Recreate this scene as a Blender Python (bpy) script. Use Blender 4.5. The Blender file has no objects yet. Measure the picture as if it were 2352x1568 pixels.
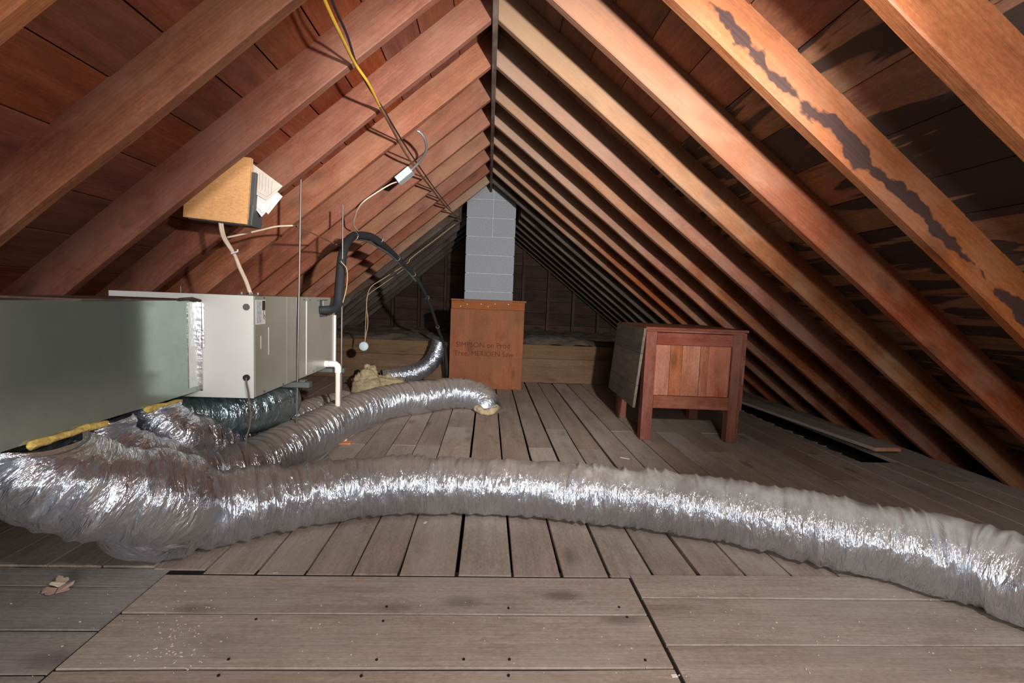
import bpy, math, random
import numpy as np
from mathutils import Vector, Matrix

random.seed(7)
RNG = np.random.default_rng(11)
scene = bpy.context.scene
COL = scene.collection
PI = math.pi

# ------------------------------------------------------------------ camera
F_PX, PITCH, YAW, ROLL, CAM_H = 1092.0, 0.084, 0.0532, 0.0395, 0.82
fw = Vector((math.sin(YAW)*math.cos(PITCH), math.cos(YAW)*math.cos(PITCH), -math.sin(PITCH)))
rt0 = Vector((math.cos(YAW), -math.sin(YAW), 0)); up0 = rt0.cross(fw)
rt = math.cos(ROLL)*rt0 + math.sin(ROLL)*up0
up = -math.sin(ROLL)*rt0 + math.cos(ROLL)*up0
cam_data = bpy.data.cameras.new('camera'); cam = bpy.data.objects.new('camera', cam_data); COL.objects.link(cam)
cam.matrix_world = Matrix(((rt.x, up.x, -fw.x, 0), (rt.y, up.y, -fw.y, 0), (rt.z, up.z, -fw.z, CAM_H), (0, 0, 0, 1)))
cam_data.sensor_width = 36.0; cam_data.lens = 36.0*F_PX/2352.0; cam_data.clip_start = 0.02
scene.camera = cam

# ------------------------------------------------------------------ light and exposure
world = bpy.data.worlds.new('world'); scene.world = world; world.use_nodes = True
bg = world.node_tree.nodes['Background']; bg.inputs[0].default_value = (0.55, 0.6, 0.7, 1); bg.inputs[1].default_value = 0.25
LAMP = Vector((0.56, 0.12, 1.16))
def lamp(name, kind, loc, energy, color=(1, 1, 1), aim=None, **kw):
    d = bpy.data.lights.new(name, kind); d.energy = energy; d.color = color
    for k, v in kw.items(): setattr(d, k, v)
    o = bpy.data.objects.new(name, d); COL.objects.link(o); o.location = loc
    if aim is not None: o.rotation_euler = (Vector(aim)-Vector(loc)).to_track_quat('-Z', 'Y').to_euler()
    return o
lamp('flash_bulb', 'POINT', LAMP, 49, (1.0, 0.965, 0.93), shadow_soft_size=0.035)
lamp('far_fill_spot', 'SPOT', LAMP+Vector((-.01, .03, .01)), 500, (1.0, 0.965, 0.93), aim=(-.35, 5.4, 1.0), spot_size=math.radians(74), spot_blend=1.0, shadow_soft_size=0.03)  # extra spot added beside the flash to brighten the far end
lamp('rear_fill', 'AREA', (0.1, -2.3, 1.15), 62, (0.95, 0.97, 1.0), aim=(0.0, 3.0, 0.9), shape='RECTANGLE', size=1.5, size_y=0.9)  # added cool fill behind the camera; the gable has no window
scene.view_settings.view_transform = 'Standard'; scene.view_settings.look = 'None'
scene.view_settings.exposure = 0.14; scene.view_settings.gamma = 1.0; scene.view_settings.use_curve_mapping = False

# ------------------------------------------------------------------ helpers
def at(px, py, X=None, Y=None, Z=None):
    d = fw + rt*((px-1176)/F_PX) - up*((py-784)/F_PX)
    c = Vector((0, 0, CAM_H))
    if Z is not None: t = (Z-CAM_H)/d.z
    elif Y is not None: t = Y/d.y
    else: t = X/d.x
    return c + d*t

def tag(o, label=None, cat=None, group=None, kind=None):
    if label: o['label'] = label
    if cat: o['category'] = cat
    if group: o['group'] = group
    if kind: o['kind'] = kind
    return o

def empty(name, loc=(0, 0, 0), **kw):
    o = bpy.data.objects.new(name, None); COL.objects.link(o); o.location = loc; o.empty_display_size = .05
    return tag(o, **kw)

class MB:
    def __init__(s): s.v = []; s.f = []
    def add(s, v, f):
        n = len(s.v); s.v += [tuple(p) for p in v]; s.f += [tuple(i+n for i in q) for q in f]; return s
    def box(s, lo, hi, ch=0.0, M=None):
        x0, y0, z0 = lo; x1, y1, z1 = hi
        if ch <= 0:
            v = [(x0,y0,z0),(x1,y0,z0),(x1,y1,z0),(x0,y1,z0),(x0,y0,z1),(x1,y0,z1),(x1,y1,z1),(x0,y1,z1)]
            f = [(0,3,2,1),(4,5,6,7),(0,1,5,4),(1,2,6,5),(2,3,7,6),(3,0,4,7)]
        else:
            c = ch; v = []; f = []
            X = (x0, x1); Y = (y0, y1); Z = (z0, z1); idx = {}
            sg = (1, -1)
            for i in (0, 1):
                for j in (0, 1):
                    for k in (0, 1):
                        for a in range(3):
                            p = [X[i]+sg[i]*c, Y[j]+sg[j]*c, Z[k]+sg[k]*c]; p[a] = (X[i], Y[j], Z[k])[a]
                            idx[(i, j, k, a)] = len(v); v.append(tuple(p))
            f.append([idx[(0,0,0,0)], idx[(0,0,1,0)], idx[(0,1,1,0)], idx[(0,1,0,0)]])
            f.append([idx[(1,0,0,0)], idx[(1,1,0,0)], idx[(1,1,1,0)], idx[(1,0,1,0)]])
            f.append([idx[(0,0,0,1)], idx[(1,0,0,1)], idx[(1,0,1,1)], idx[(0,0,1,1)]])
            f.append([idx[(0,1,0,1)], idx[(0,1,1,1)], idx[(1,1,1,1)], idx[(1,1,0,1)]])
            f.append([idx[(0,0,0,2)], idx[(0,1,0,2)], idx[(1,1,0,2)], idx[(1,0,0,2)]])
            f.append([idx[(0,0,1,2)], idx[(1,0,1,2)], idx[(1,1,1,2)], idx[(0,1,1,2)]])
            for a in range(3):           # edge strips along axis a
                b, cc = [q for q in range(3) if q != a]
                for jb in (0, 1):
                    for jc in (0, 1):
                        k0 = [0, 0, 0]; k0[b] = jb; k0[cc] = jc; k1 = list(k0); k1[a] = 1
                        q = [idx[(*k0, b)], idx[(*k1, b)], idx[(*k1, cc)], idx[(*k0, cc)]]
                        f.append(q)
            for i in (0, 1):
                for j in (0, 1):
                    for k in (0, 1): f.append([idx[(i, j, k, 0)], idx[(i, j, k, 1)], idx[(i, j, k, 2)]])
        if M is not None: v = [tuple(M @ Vector(p)) for p in v]
        return s.add(v, f)
    def tube(s, pts, r, n=10, cap=True):
        pts = [Vector(p) for p in pts]; rr = r if isinstance(r, (list, tuple)) else [r]*len(pts)
        T = []
        for i in range(len(pts)):
            a = pts[max(i-1, 0)]; b = pts[min(i+1, len(pts)-1)]; T.append((b-a).normalized())
        N = T[0].orthogonal().normalized(); base = len(s.v)
        for i, p in enumerate(pts):
            N = (N - T[i]*N.dot(T[i])).normalized(); B = T[i].cross(N)
            for k in range(n):
                a = 2*PI*k/n; s.v.append(tuple(p + (N*math.cos(a)+B*math.sin(a))*rr[i]))
        for i in range(len(pts)-1):
            for k in range(n):
                k2 = (k+1) % n
                s.f.append((base+i*n+k, base+i*n+k2, base+(i+1)*n+k2, base+(i+1)*n+k))
        if cap:
            s.f.append(tuple(base+k for k in reversed(range(n)))); s.f.append(tuple(base+(len(pts)-1)*n+k for k in range(n)))
        return s
    def build(s, name, mat, parent=None, smooth=False, loc=None, rot=None):
        me = bpy.data.meshes.new(name); me.from_pydata(s.v, [], s.f)
        import bmesh
        bm = bmesh.new(); bm.from_mesh(me); bmesh.ops.recalc_face_normals(bm, faces=bm.faces); bm.to_mesh(me); bm.free()
        if smooth:
            me.polygons.foreach_set('use_smooth', [True]*len(me.polygons))
            try: me.set_sharp_from_angle(angle=math.radians(50))
            except Exception: pass
        if mat is not None: me.materials.append(mat)
        o = bpy.data.objects.new(name, me); COL.objects.link(o)
        if parent is not None: o.parent = parent
        if loc is not None: o.location = loc
        if rot is not None: o.rotation_euler = rot
        return o

def place(me, name, M, parent):
    o = bpy.data.objects.new(name, me); COL.objects.link(o)
    o.parent = parent; o.matrix_local = M
    return o

def frame(origin, x, y, z):
    x, y, z = Vector(x), Vector(y), Vector(z)
    return Matrix(((x.x, y.x, z.x, origin[0]), (x.y, y.y, z.y, origin[1]), (x.z, y.z, z.z, origin[2]), (0, 0, 0, 1)))

def spline(P, step=0.01, R=None):
    """Catmull-Rom through P, resampled evenly; returns points (and radii)."""
    P = np.array([list(p) for p in P], float); R = np.array(R if R is not None else [1]*len(P), float)
    Q = np.hstack([P, R[:, None]]); Q = np.vstack([2*Q[0]-Q[1], Q, 2*Q[-1]-Q[-2]])
    out = []
    for i in range(1, len(Q)-2):
        p0, p1, p2, p3 = Q[i-1], Q[i], Q[i+1], Q[i+2]
        for t in np.linspace(0, 1, 24, endpoint=False):
            out.append(.5*((2*p1)+(-p0+p2)*t+(2*p0-5*p1+4*p2-p3)*t*t+(-p0+3*p1-3*p2+p3)*t**3))
    out.append(Q[-2]); out = np.array(out)
    L = np.concatenate([[0], np.cumsum(np.linalg.norm(np.diff(out[:, :3], axis=0), axis=1))])
    n = max(4, int(L[-1]/step)); s = np.linspace(0, L[-1], n)
    res = np.stack([np.interp(s, L, out[:, k]) for k in range(4)], 1)
    return res[:, :3], res[:, 3], s

# ------------------------------------------------------------------ materials
def nmat(name):
    m = bpy.data.materials.new(name); m.use_nodes = True; nt = m.node_tree
    b = nt.nodes['Principled BSDF']
    return m, nt, b
def N(nt, t, **kw):
    n = nt.nodes.new(t)
    for k, v in kw.items():
        if k.startswith('i_'): n.inputs[int(k[2:]) if k[2:].isdigit() else k[2:].replace('_', ' ')].default_value = v
        else: setattr(n, k, v)
    return n
def ramp(nt, fac, stops, interp='LINEAR'):
    r = nt.nodes.new('ShaderNodeValToRGB'); r.color_ramp.interpolation = interp; e = r.color_ramp.elements
    while len(e) < len(stops): e.new(.5)
    for i, (p, c) in enumerate(stops): e[i].position = p; e[i].color = (*c, 1) if len(c) == 3 else c
    nt.links.new(fac, r.inputs[0]); return r.outputs[0]
def mixc(nt, fac, a, b, mode='MIX'):
    m = nt.nodes.new('ShaderNodeMix'); m.data_type = 'RGBA'; m.blend_type = mode
    for s, v in ((0, fac), (6, a), (7, b)):
        if hasattr(v, 'is_linked') or hasattr(v, 'links'): nt.links.new(v, m.inputs[s])
        else: m.inputs[s].default_value = v if s == 0 else (*v, 1)[:4]
    return m.outputs[2]
def math_(nt, op, a, b=None, clamp=False):
    m = nt.nodes.new('ShaderNodeMath'); m.operation = op; m.use_clamp = clamp
    for i, v in enumerate((a, b)):
        if v is None: continue
        if hasattr(v, 'links'): nt.links.new(v, m.inputs[i])
        else: m.inputs[i].default_value = v
    return m.outputs[0]
def noise(nt, vec, scale, detail=4, rough=.55, dist=0.0):
    n = nt.nodes.new('ShaderNodeTexNoise'); n.inputs['Scale'].default_value = scale; n.inputs['Detail'].default_value = detail
    n.inputs['Roughness'].default_value = rough; n.inputs['Distortion'].default_value = dist
    if vec is not None: nt.links.new(vec, n.inputs['Vector'])
    return n.outputs[0]
def mapping(nt, vec, sc=(1, 1, 1), loc=None):
    m = nt.nodes.new('ShaderNodeMapping'); m.inputs['Scale'].default_value = sc; nt.links.new(vec, m.inputs['Vector'])
    if loc is not None:
        if hasattr(loc, 'links'): nt.links.new(loc, m.inputs['Location'])
        else: m.inputs['Location'].default_value = loc
    return m.outputs[0]

def wood(name, dark, mid, light, dust=(.5, .4, .36), dust_amt=.3, pale=0.0, rough=.75, stain=0.0, vary=.25, grain=1.0, streak=None, spec=.3, bump=.35):
    m, nt, b = nmat(name)
    tc = N(nt, 'ShaderNodeTexCoord'); oi = N(nt, 'ShaderNodeObjectInfo')
    off = N(nt, 'ShaderNodeVectorMath', operation='SCALE'); off.inputs[0].default_value = (37.1, 17.7, 53.3)
    nt.links.new(oi.outputs['Random'], off.inputs['Scale'])
    co = tc.outputs['Object']
    v1 = mapping(nt, co, (1.1*grain, 14*grain, 14*grain), off.outputs[0])
    v2 = mapping(nt, co, (5*grain, 130*grain, 130*grain), off.outputs[0])
    v3 = mapping(nt, co, (1, 1.6, 1.6), off.outputs[0])
    g1 = noise(nt, v1, 1.0, 5, .6, 1.2); g2 = noise(nt, v2, 1.0, 3, .6); big = noise(nt, v3, 2.3, 4, .6)
    blot = noise(nt, mapping(nt, co, (3.2, 7, 7), off.outputs[0]), 1.0, 5, .65)
    g = math_(nt, 'ADD', math_(nt, 'ADD', math_(nt, 'MULTIPLY', g1, .42), math_(nt, 'MULTIPLY', g2, .2)), math_(nt, 'MULTIPLY', blot, .38))
    c = ramp(nt, g, [(.34, dark), (.5, mid), (.66, light)])
    spk = noise(nt, mapping(nt, co, (60, 120, 120), off.outputs[0]), 1.0, 3, .8)
    c = mixc(nt, .55, c, ramp(nt, spk, [(.3, (.62, .62, .62)), (.7, (1.38, 1.38, 1.38))]), 'MULTIPLY')
    # knots
    vk = N(nt, 'ShaderNodeTexVoronoi'); nt.links.new(mapping(nt, co, (2.6, 6.5, 6.5), off.outputs[0]), vk.inputs['Vector']); vk.inputs['Scale'].default_value = 1.0
    kn = ramp(nt, vk.outputs['Distance'], [(.08, (1, 1, 1)), (.2, (0, 0, 0))])
    c = mixc(nt, math_(nt, 'MULTIPLY', kn, .55), c, tuple(x*.35 for x in dark))
    # dust and blotches
    df = ramp(nt, big, [(.45, (0, 0, 0)), (.68, (1, 1, 1))])
    c = mixc(nt, math_(nt, 'MULTIPLY', df, dust_amt), c, dust)
    pf2 = ramp(nt, noise(nt, mapping(nt, co, (4, 11, 11), off.outputs[0]), 1.3, 6, .72, .4), [(.57, (0, 0, 0)), (.68, (1, 1, 1))])
    c = mixc(nt, math_(nt, 'MULTIPLY', pf2, .45*dust_amt), c, tuple(min(1, x*1.25) for x in dust))
    df2 = ramp(nt, noise(nt, mapping(nt, co, (2.2, 5, 5), off.outputs[0]), 1.7, 5, .7, .5), [(.3, (1, 1, 1)), (.44, (0, 0, 0))])
    c = mixc(nt, math_(nt, 'MULTIPLY', df2, .42), c, tuple(x*.7 for x in dark))
    if pale > 0:  # lighter towards the ridge: the lamp's tone there painted into the wood
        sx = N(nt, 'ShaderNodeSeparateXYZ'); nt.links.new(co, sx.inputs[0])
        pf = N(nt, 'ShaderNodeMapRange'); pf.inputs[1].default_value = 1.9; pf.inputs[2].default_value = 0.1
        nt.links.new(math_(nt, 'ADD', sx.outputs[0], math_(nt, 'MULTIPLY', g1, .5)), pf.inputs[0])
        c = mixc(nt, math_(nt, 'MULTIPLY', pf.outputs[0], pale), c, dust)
    if stain > 0:
        sv = noise(nt, mapping(nt, co, (1.3, 9, 9), off.outputs[0]), 1.0, 3, .55, .6)
        sf = ramp(nt, sv, [(.52-.1*stain, (0, 0, 0)), (.545-.1*stain, (1, 1, 1))])
        c = mixc(nt, math_(nt, 'MULTIPLY', sf, .88), c, (.018, .016, .017))
        wf = ramp(nt, noise(nt, mapping(nt, co, (3, 14, 14), off.outputs[0]), 1.4, 4, .7), [(.62, (0, 0, 0)), (.72, (1, 1, 1))])
        c = mixc(nt, math_(nt, 'MULTIPLY', wf, .4), c, (.2, .19, .17))
    if streak is not None:     # one dark run of water stain wandering along the piece
        y0, w, zc = streak
        sx2 = N(nt, 'ShaderNodeSeparateXYZ'); nt.links.new(co, sx2.inputs[0])
        wob = noise(nt, mapping(nt, co, (2.4, 0.0, 0.0)), 1.0, 4, .6)
        edge = noise(nt, mapping(nt, co, (9, 30, 30)), 1.0, 3, .6)
        dz = math_(nt, 'ABSOLUTE', math_(nt, 'SUBTRACT', sx2.outputs[2], math_(nt, 'ADD', math_(nt, 'MULTIPLY', wob, .16), zc-.08)))
        dz = math_(nt, 'ADD', dz, math_(nt, 'MULTIPLY', math_(nt, 'SUBTRACT', edge, .5), .055))
        wid = math_(nt, 'MULTIPLY', math_(nt, 'SUBTRACT', noise(nt, mapping(nt, co, (3.6, 0, 0), (4, 0, 0)), 1.0, 4, .7), .29), w*5)
        sf = N(nt, 'ShaderNodeMapRange'); nt.links.new(math_(nt, 'SUBTRACT', dz, wid), sf.inputs[0])
        sf.inputs[1].default_value = -.012; sf.inputs[2].default_value = -.019
        c = mixc(nt, math_(nt, 'MULTIPLY', sf.outputs[0], .88), c, (.02, .015, .017))
    hs = N(nt, 'ShaderNodeHueSaturation'); nt.links.new(c, hs.inputs['Color'])
    val = math_(nt, 'ADD', math_(nt, 'MULTIPLY', oi.outputs['Random'], vary*2), 1-vary); nt.links.new(val, hs.inputs['Value'])
    r2 = math_(nt, 'FRACT', math_(nt, 'MULTIPLY', oi.outputs['Random'], 7.31))
    nt.links.new(math_(nt, 'ADD', math_(nt, 'MULTIPLY', r2, .014), .493), hs.inputs['Hue'])
    nt.links.new(math_(nt, 'ADD', math_(nt, 'MULTIPLY', math_(nt, 'FRACT', math_(nt, 'MULTIPLY', oi.outputs['Random'], 13.7)), .2), .9), hs.inputs['Saturation'])
    nt.links.new(hs.outputs[0], b.inputs['Base Color'])
    b.inputs['Roughness'].default_value = rough; b.inputs['Specular IOR Level'].default_value = spec
    bp = N(nt, 'ShaderNodeBump'); bp.inputs['Strength'].default_value = bump; bp.inputs['Distance'].default_value = .004
    nt.links.new(math_(nt, 'ADD', g2, math_(nt, 'MULTIPLY', g1, .6)), bp.inputs['Height']); nt.links.new(bp.outputs[0], b.inputs['Normal'])
    return m

def plain(name, col, rough=.6, metal=0.0, var=.08, scale=30, spec=.4, bump=0.0, bscale=200):
    m, nt, b = nmat(name)
    tc = N(nt, 'ShaderNodeTexCoord'); n = noise(nt, tc.outputs['Object'], scale, 4, .6)
    c = ramp(nt, n, [(.3, tuple(x*(1-var) for x in col)), (.7, tuple(min(1, x*(1+var)) for x in col))])
    nt.links.new(c, b.inputs['Base Color']); b.inputs['Roughness'].default_value = rough; b.inputs['Metallic'].default_value = metal
    b.inputs['Specular IOR Level'].default_value = spec
    if bump > 0:
        bp = N(nt, 'ShaderNodeBump'); bp.inputs['Strength'].default_value = bump; bp.inputs['Distance'].default_value = .003
        nt.links.new(noise(nt, tc.outputs['Object'], bscale, 4, .6), bp.inputs['Height']); nt.links.new(bp.outputs[0], b.inputs['Normal'])
    return m

M = {}
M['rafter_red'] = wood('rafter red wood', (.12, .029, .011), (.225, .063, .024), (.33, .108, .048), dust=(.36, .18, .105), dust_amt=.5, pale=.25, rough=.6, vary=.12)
M['rafter_ridge_lit'] = wood('rafter ridge lit wood', (.12, .029, .011), (.21, .062, .023), (.3, .107, .046), dust=(.36, .245, .16), dust_amt=.35, pale=.75, rough=.65, vary=.12)
M['rafter_grey'] = wood('rafter dark grey wood', (.045, .028, .022), (.078, .052, .042), (.12, .088, .072), dust=(.15, .125, .11), dust_amt=.5, rough=.8, vary=.2)  # darker, greyer tone for the far rafters
M['rafter_warm_lit'] = wood('rafter warm lit wood', (.17, .042, .015), (.25, .074, .027), (.33, .125, .05), dust=(.29, .11, .06), dust_amt=.4, pale=.0, rough=.5, vary=.04)  # orange cast of warm light near the lamp painted into the wood
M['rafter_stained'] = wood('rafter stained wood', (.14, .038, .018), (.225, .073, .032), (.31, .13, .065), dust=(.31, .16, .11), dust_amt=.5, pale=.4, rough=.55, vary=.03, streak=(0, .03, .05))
M['roof'] = wood('roof board wood', (.1, .023, .01), (.185, .047, .02), (.26, .085, .04), dust=(.25, .115, .07), dust_amt=.35, rough=.8, vary=.2)
M['roof_dark'] = wood('roof board dark wood', (.09, .036, .018), (.165, .068, .034), (.24, .11, .056), dust=(.21, .125, .085), dust_amt=.35, rough=.8, vary=.2)
M['roof_stained'] = wood('roof board stained wood', (.11, .046, .023), (.2, .092, .046), (.29, .145, .074), dust=(.28, .2, .145), dust_amt=.3, rough=.8, stain=.35, vary=.15)
M['ridge'] = wood('ridge board wood', (.05, .03, .022), (.1, .06, .045), (.15, .09, .07), rough=.8)
M['plank'] = wood('floor plank wood', (.25, .195, .155), (.34, .272, .225), (.435, .355, .3), dust=(.395, .34, .295), dust_amt=.6, rough=.85, vary=.06, grain=.8, spec=.12)
M['plank_dimmed'] = wood('floor plank dimmed wood', (.215, .155, .118), (.285, .215, .168), (.36, .28, .225), dust=(.33, .265, .215), dust_amt=.6, rough=.85, vary=.05, grain=.8, spec=.12)  # plank wood darkened and browned: light falloff painted into the far floor
M['board'] = wood('floor board wood', (.265, .205, .16), (.365, .295, .24), (.465, .39, .325), dust=(.42, .37, .325), dust_amt=.5, rough=.85, vary=.05, grain=.7, spec=.12)
M['board_grey'] = wood('floor board grey wood', (.2, .175, .155), (.28, .25, .225), (.37, .33, .3), dust=(.35, .32, .3), dust_amt=.5, rough=.85, vary=.08, grain=.7, spec=.12)
M['crate'] = wood('crate wood', (.1, .028, .016), (.16, .052, .033), (.23, .09, .058), dust=(.23, .115, .085), dust_amt=.4, rough=.85, vary=.1, spec=.1)
M['crate_panel'] = wood('crate panel wood', (.16, .05, .028), (.25, .09, .055), (.34, .15, .1), dust=(.34, .18, .13), dust_amt=.5, rough=.85, vary=.12, spec=.1)
M['crate_grey'] = wood('crate grey wood', (.06, .045, .035), (.1, .078, .062), (.15, .12, .1), dust=(.16, .13, .11), dust_amt=.4, rough=.85, spec=.15)
M['ply'] = wood('plywood stained', (.17, .04, .009), (.23, .06, .015), (.28, .082, .024), dust=(.17, .07, .025), dust_amt=.6, rough=.7, vary=.03, grain=.6, spec=.15)
M['ply_orange'] = wood('plywood orange', (.78, .4, .19), (.86, .46, .23), (.9, .52, .27), dust=(.88, .5, .26), dust_amt=.3, rough=.55, vary=.0, grain=.8)
M['knee'] = wood('low wall board', (.07, .04, .02), (.12, .07, .038), (.17, .105, .06), dust=(.13, .08, .05), dust_amt=.4, rough=.85)
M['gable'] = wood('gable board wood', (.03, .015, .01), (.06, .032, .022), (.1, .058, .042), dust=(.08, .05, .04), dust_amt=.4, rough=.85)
M['scrap'] = wood('scrap wood', (.4, .14, .06), (.55, .22, .1), (.65, .32, .16), rough=.7, dust_amt=.2)
M['void'] = plain('dark void', (.01, .008, .007), 1.0)
M['felt'] = plain('roofing felt', (.012, .011, .011), 1.0)

def foil(name, dust_amt=.25, crease=1.0, rough=.14, tint=(.74, .79, .87), film=0.0, dust=(.27, .225, .19), fade=None):
    m, nt, b = nmat(name)
    uv = N(nt, 'ShaderNodeUVMap'); co = uv.outputs[0]
    a = noise(nt, mapping(nt, co, (56, 10, 1)), 1.0, 3, .65, 1.2)
    a = math_(nt, 'ABSOLUTE', math_(nt, 'SUBTRACT', a, .5))
    a2 = noise(nt, mapping(nt, co, (190, 38, 1)), 1.0, 2, .6, .6)
    vo = N(nt, 'ShaderNodeTexVoronoi'); vo.feature = 'F1'; nt.links.new(mapping(nt, co, (100, 28, 1)), vo.inputs['Vector']); vo.inputs['Scale'].default_value = 1.0
    h = math_(nt, 'ADD', math_(nt, 'MULTIPLY', a, 1.7), math_(nt, 'MULTIPLY', a2, .35))
    h = math_(nt, 'ADD', h, math_(nt, 'MULTIPLY', vo.outputs['Distance'], .45))
    h = math_(nt, 'ADD', h, math_(nt, 'MULTIPLY', noise(nt, mapping(nt, co, (24, 7.5, 1)), 1.0, 2, .5, 1.5), 1.6))
    bp = N(nt, 'ShaderNodeBump'); bp.inputs['Strength'].default_value = .9*crease; bp.inputs['Distance'].default_value = .007
    nt.links.new(h, bp.inputs['Height']); nt.links.new(bp.outputs[0], b.inputs['Normal'])
    b.inputs['Metallic'].default_value = 1.0
    d = ramp(nt, noise(nt, mapping(nt, co, (9, 6, 1)), 1.0, 4, .7), [(.42, (0, 0, 0)), (.7, (1, 1, 1))])
    c = mixc(nt, math_(nt, 'MULTIPLY', d, .25), tint, (.5, .47, .45))
    nt.links.new(c, b.inputs['Base Color'])
    rr = math_(nt, 'ADD', math_(nt, 'MULTIPLY', noise(nt, mapping(nt, co, (30, 10, 1)), 1.0, 3), .2), rough-.08); nt.links.new(rr, b.inputs['Roughness'])
    # a second, broad lobe of the same film
    gl = N(nt, 'ShaderNodeBsdfPrincipled'); gl.inputs['Metallic'].default_value = 1; gl.inputs['Roughness'].default_value = .55; gl.inputs['Base Color'].default_value = (*tint, 1)
    nt.links.new(bp.outputs[0], gl.inputs['Normal'])
    m1 = N(nt, 'ShaderNodeMixShader'); m1.inputs[0].default_value = .26; nt.links.new(b.outputs[0], m1.inputs[1]); nt.links.new(gl.outputs[0], m1.inputs[2])
    # settled dust: a thin diffuse coat on upward faces; worn off (clean pale film) beyond the fade distance
    df = N(nt, 'ShaderNodeBsdfDiffuse'); df.inputs[0].default_value = (*dust, 1)
    ms = N(nt, 'ShaderNodeMixShader'); geo = N(nt, 'ShaderNodeNewGeometry'); sz = N(nt, 'ShaderNodeSeparateXYZ'); nt.links.new(geo.outputs['Normal'], sz.inputs[0])
    up_ = N(nt, 'ShaderNodeMapRange'); up_.inputs[1].default_value = .3; up_.inputs[2].default_value = .9; nt.links.new(sz.outputs[2], up_.inputs[0])
    fac = math_(nt, 'MULTIPLY', up_.outputs[0], math_(nt, 'ADD', math_(nt, 'MULTIPLY', d, .35), dust_amt), True)
    su0 = N(nt, 'ShaderNodeSeparateXYZ'); nt.links.new(co, su0.inputs[0])
    hd = N(nt, 'ShaderNodeMapRange'); hd.inputs[1].default_value = .35; hd.inputs[2].default_value = .75; hd.inputs[3].default_value = .12; nt.links.new(su0.outputs[0], hd.inputs[0])
    fac = math_(nt, 'MULTIPLY', fac, hd.outputs[0], True)     # handled and wiped clean near the collar
    if fade:
        su = N(nt, 'ShaderNodeSeparateXYZ'); nt.links.new(co, su.inputs[0])
        f = N(nt, 'ShaderNodeMapRange'); f.inputs[1].default_value = fade[0]; f.inputs[2].default_value = fade[1]
        nt.links.new(math_(nt, 'ADD', su.outputs[0], math_(nt, 'MULTIPLY', d, .25)), f.inputs[0])
        dc = mixc(nt, f.outputs[0], dust, (.62, .63, .6)); nt.links.new(dc, df.inputs[0])
    nt.links.new(fac, ms.inputs[0])
    out = nt.nodes['Material Output']; nt.links.new(m1.outputs[0], ms.inputs[1]); nt.links.new(df.outputs[0], ms.inputs[2]); nt.links.new(ms.outputs[0], out.inputs[0])
    return m
M['foil'] = foil('foil jacket', dust_amt=.5, fade=(1.9, 2.7))
M['foil_dusty'] = foil('foil jacket dusty', dust_amt=.7, rough=.14)
M['foil_shaded'] = foil('foil jacket shaded', dust_amt=.1, rough=.1, tint=(.42, .56, .6))  # darker teal tint carries the shade under the air handler
M['foil_tape'] = plain('foil tape', (.85, .85, .85), .22, 1.0, bump=.5, bscale=60)

def galvanised():
    m, nt, b = nmat('galvanised sheet')
    tc = N(nt, 'ShaderNodeTexCoord'); n = noise(nt, tc.outputs['Object'], 5, 5, .65)
    vo = N(nt, 'ShaderNodeTexVoronoi'); nt.links.new(tc.outputs['Object'], vo.inputs['Vector']); vo.inputs['Scale'].default_value = 90
    c = ramp(nt, n, [(.3, (.4, .49, .455)), (.7, (.49, .58, .54))])
    c = mixc(nt, .1, c, ramp(nt, vo.outputs['Distance'], [(0, (.3, .3, .3)), (1, (.7, .7, .7))]), 'OVERLAY')
    nt.links.new(c, b.inputs['Base Color']); b.inputs['Metallic'].default_value = .78
    sc = noise(nt, mapping(nt, tc.outputs['Object'], (3, 3, 3)), 3, 5, .7)
    nt.links.new(math_(nt, 'ADD', math_(nt, 'MULTIPLY', sc, .1), .13), b.inputs['Roughness'])
    return m
M['galv'] = galvanised()
M['paint_front'] = plain('enamel front', (.74, .73, .69), .4, 0, .03, 6)
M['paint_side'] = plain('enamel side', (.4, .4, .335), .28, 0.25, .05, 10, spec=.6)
M['seam'] = plain('dark seam', (.1, .1, .085), .6)
M['label_grey'] = plain('label print grey', (.5, .53, .54), .5, 0, .35, 90)
M['label_dark'] = plain('label photo dark', (.05, .035, .03), .5, 0, .3, 90)
M['label_white'] = plain('label white', (.75, .72, .72), .5)
M['black_rubber'] = plain('black rubber foam', (.018, .018, .02), .75, bump=.5, bscale=90)
M['steel'] = plain('zinc steel', (.2, .18, .165), .5, .7)
M['steel_dark'] = plain('dull strut steel', (.16, .18, .17), .5, .6)
M['pvc'] = plain('white pvc', (.78, .71, .6), .4)
M['pvc_white'] = plain('white pvc fitting', (.84, .81, .76), .35)
M['cable_white'] = plain('cream cable', (.68, .55, .42), .55)
M['cable_yellow'] = plain('yellow cable', (.75, .46, .05), .5)
M['cable_brown'] = plain('brown cable', (.2, .11, .055), .6)
M['cable_black'] = plain('black cable', (.03, .025, .03), .5)
M['cable_tan'] = plain('tan cable', (.5, .36, .2), .6)
M['cord_brown'] = plain('grey brown cord', (.16, .12, .1), .6)
M['zinc_box'] = plain('zinc box', (.62, .68, .72), .45, .35)
M['conduit'] = plain('armoured conduit', (.6, .6, .6), .3, .8)
M['paper'] = plain('paper', (.78, .76, .74), .8)
M['paper_tan'] = plain('aged paper', (.72, .62, .52), .8)
M['ink'] = plain('pencil grey ink', (.4, .38, .36), .8)
M['dark_box'] = plain('dark grey enamel', (.09, .09, .095), .5)
M['ink_dark'] = plain('stamped ink', (.1, .025, .01), .9)
M['disc'] = plain('pale blue plastic', (.6, .72, .76), .5)
M['leaf'] = plain('dry leaf', (.72, .58, .43), .8, 0, .2, 40)
M['leaf_pink'] = plain('dry leaf underside', (.6, .4, .32), .8, 0, .2, 40)
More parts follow.
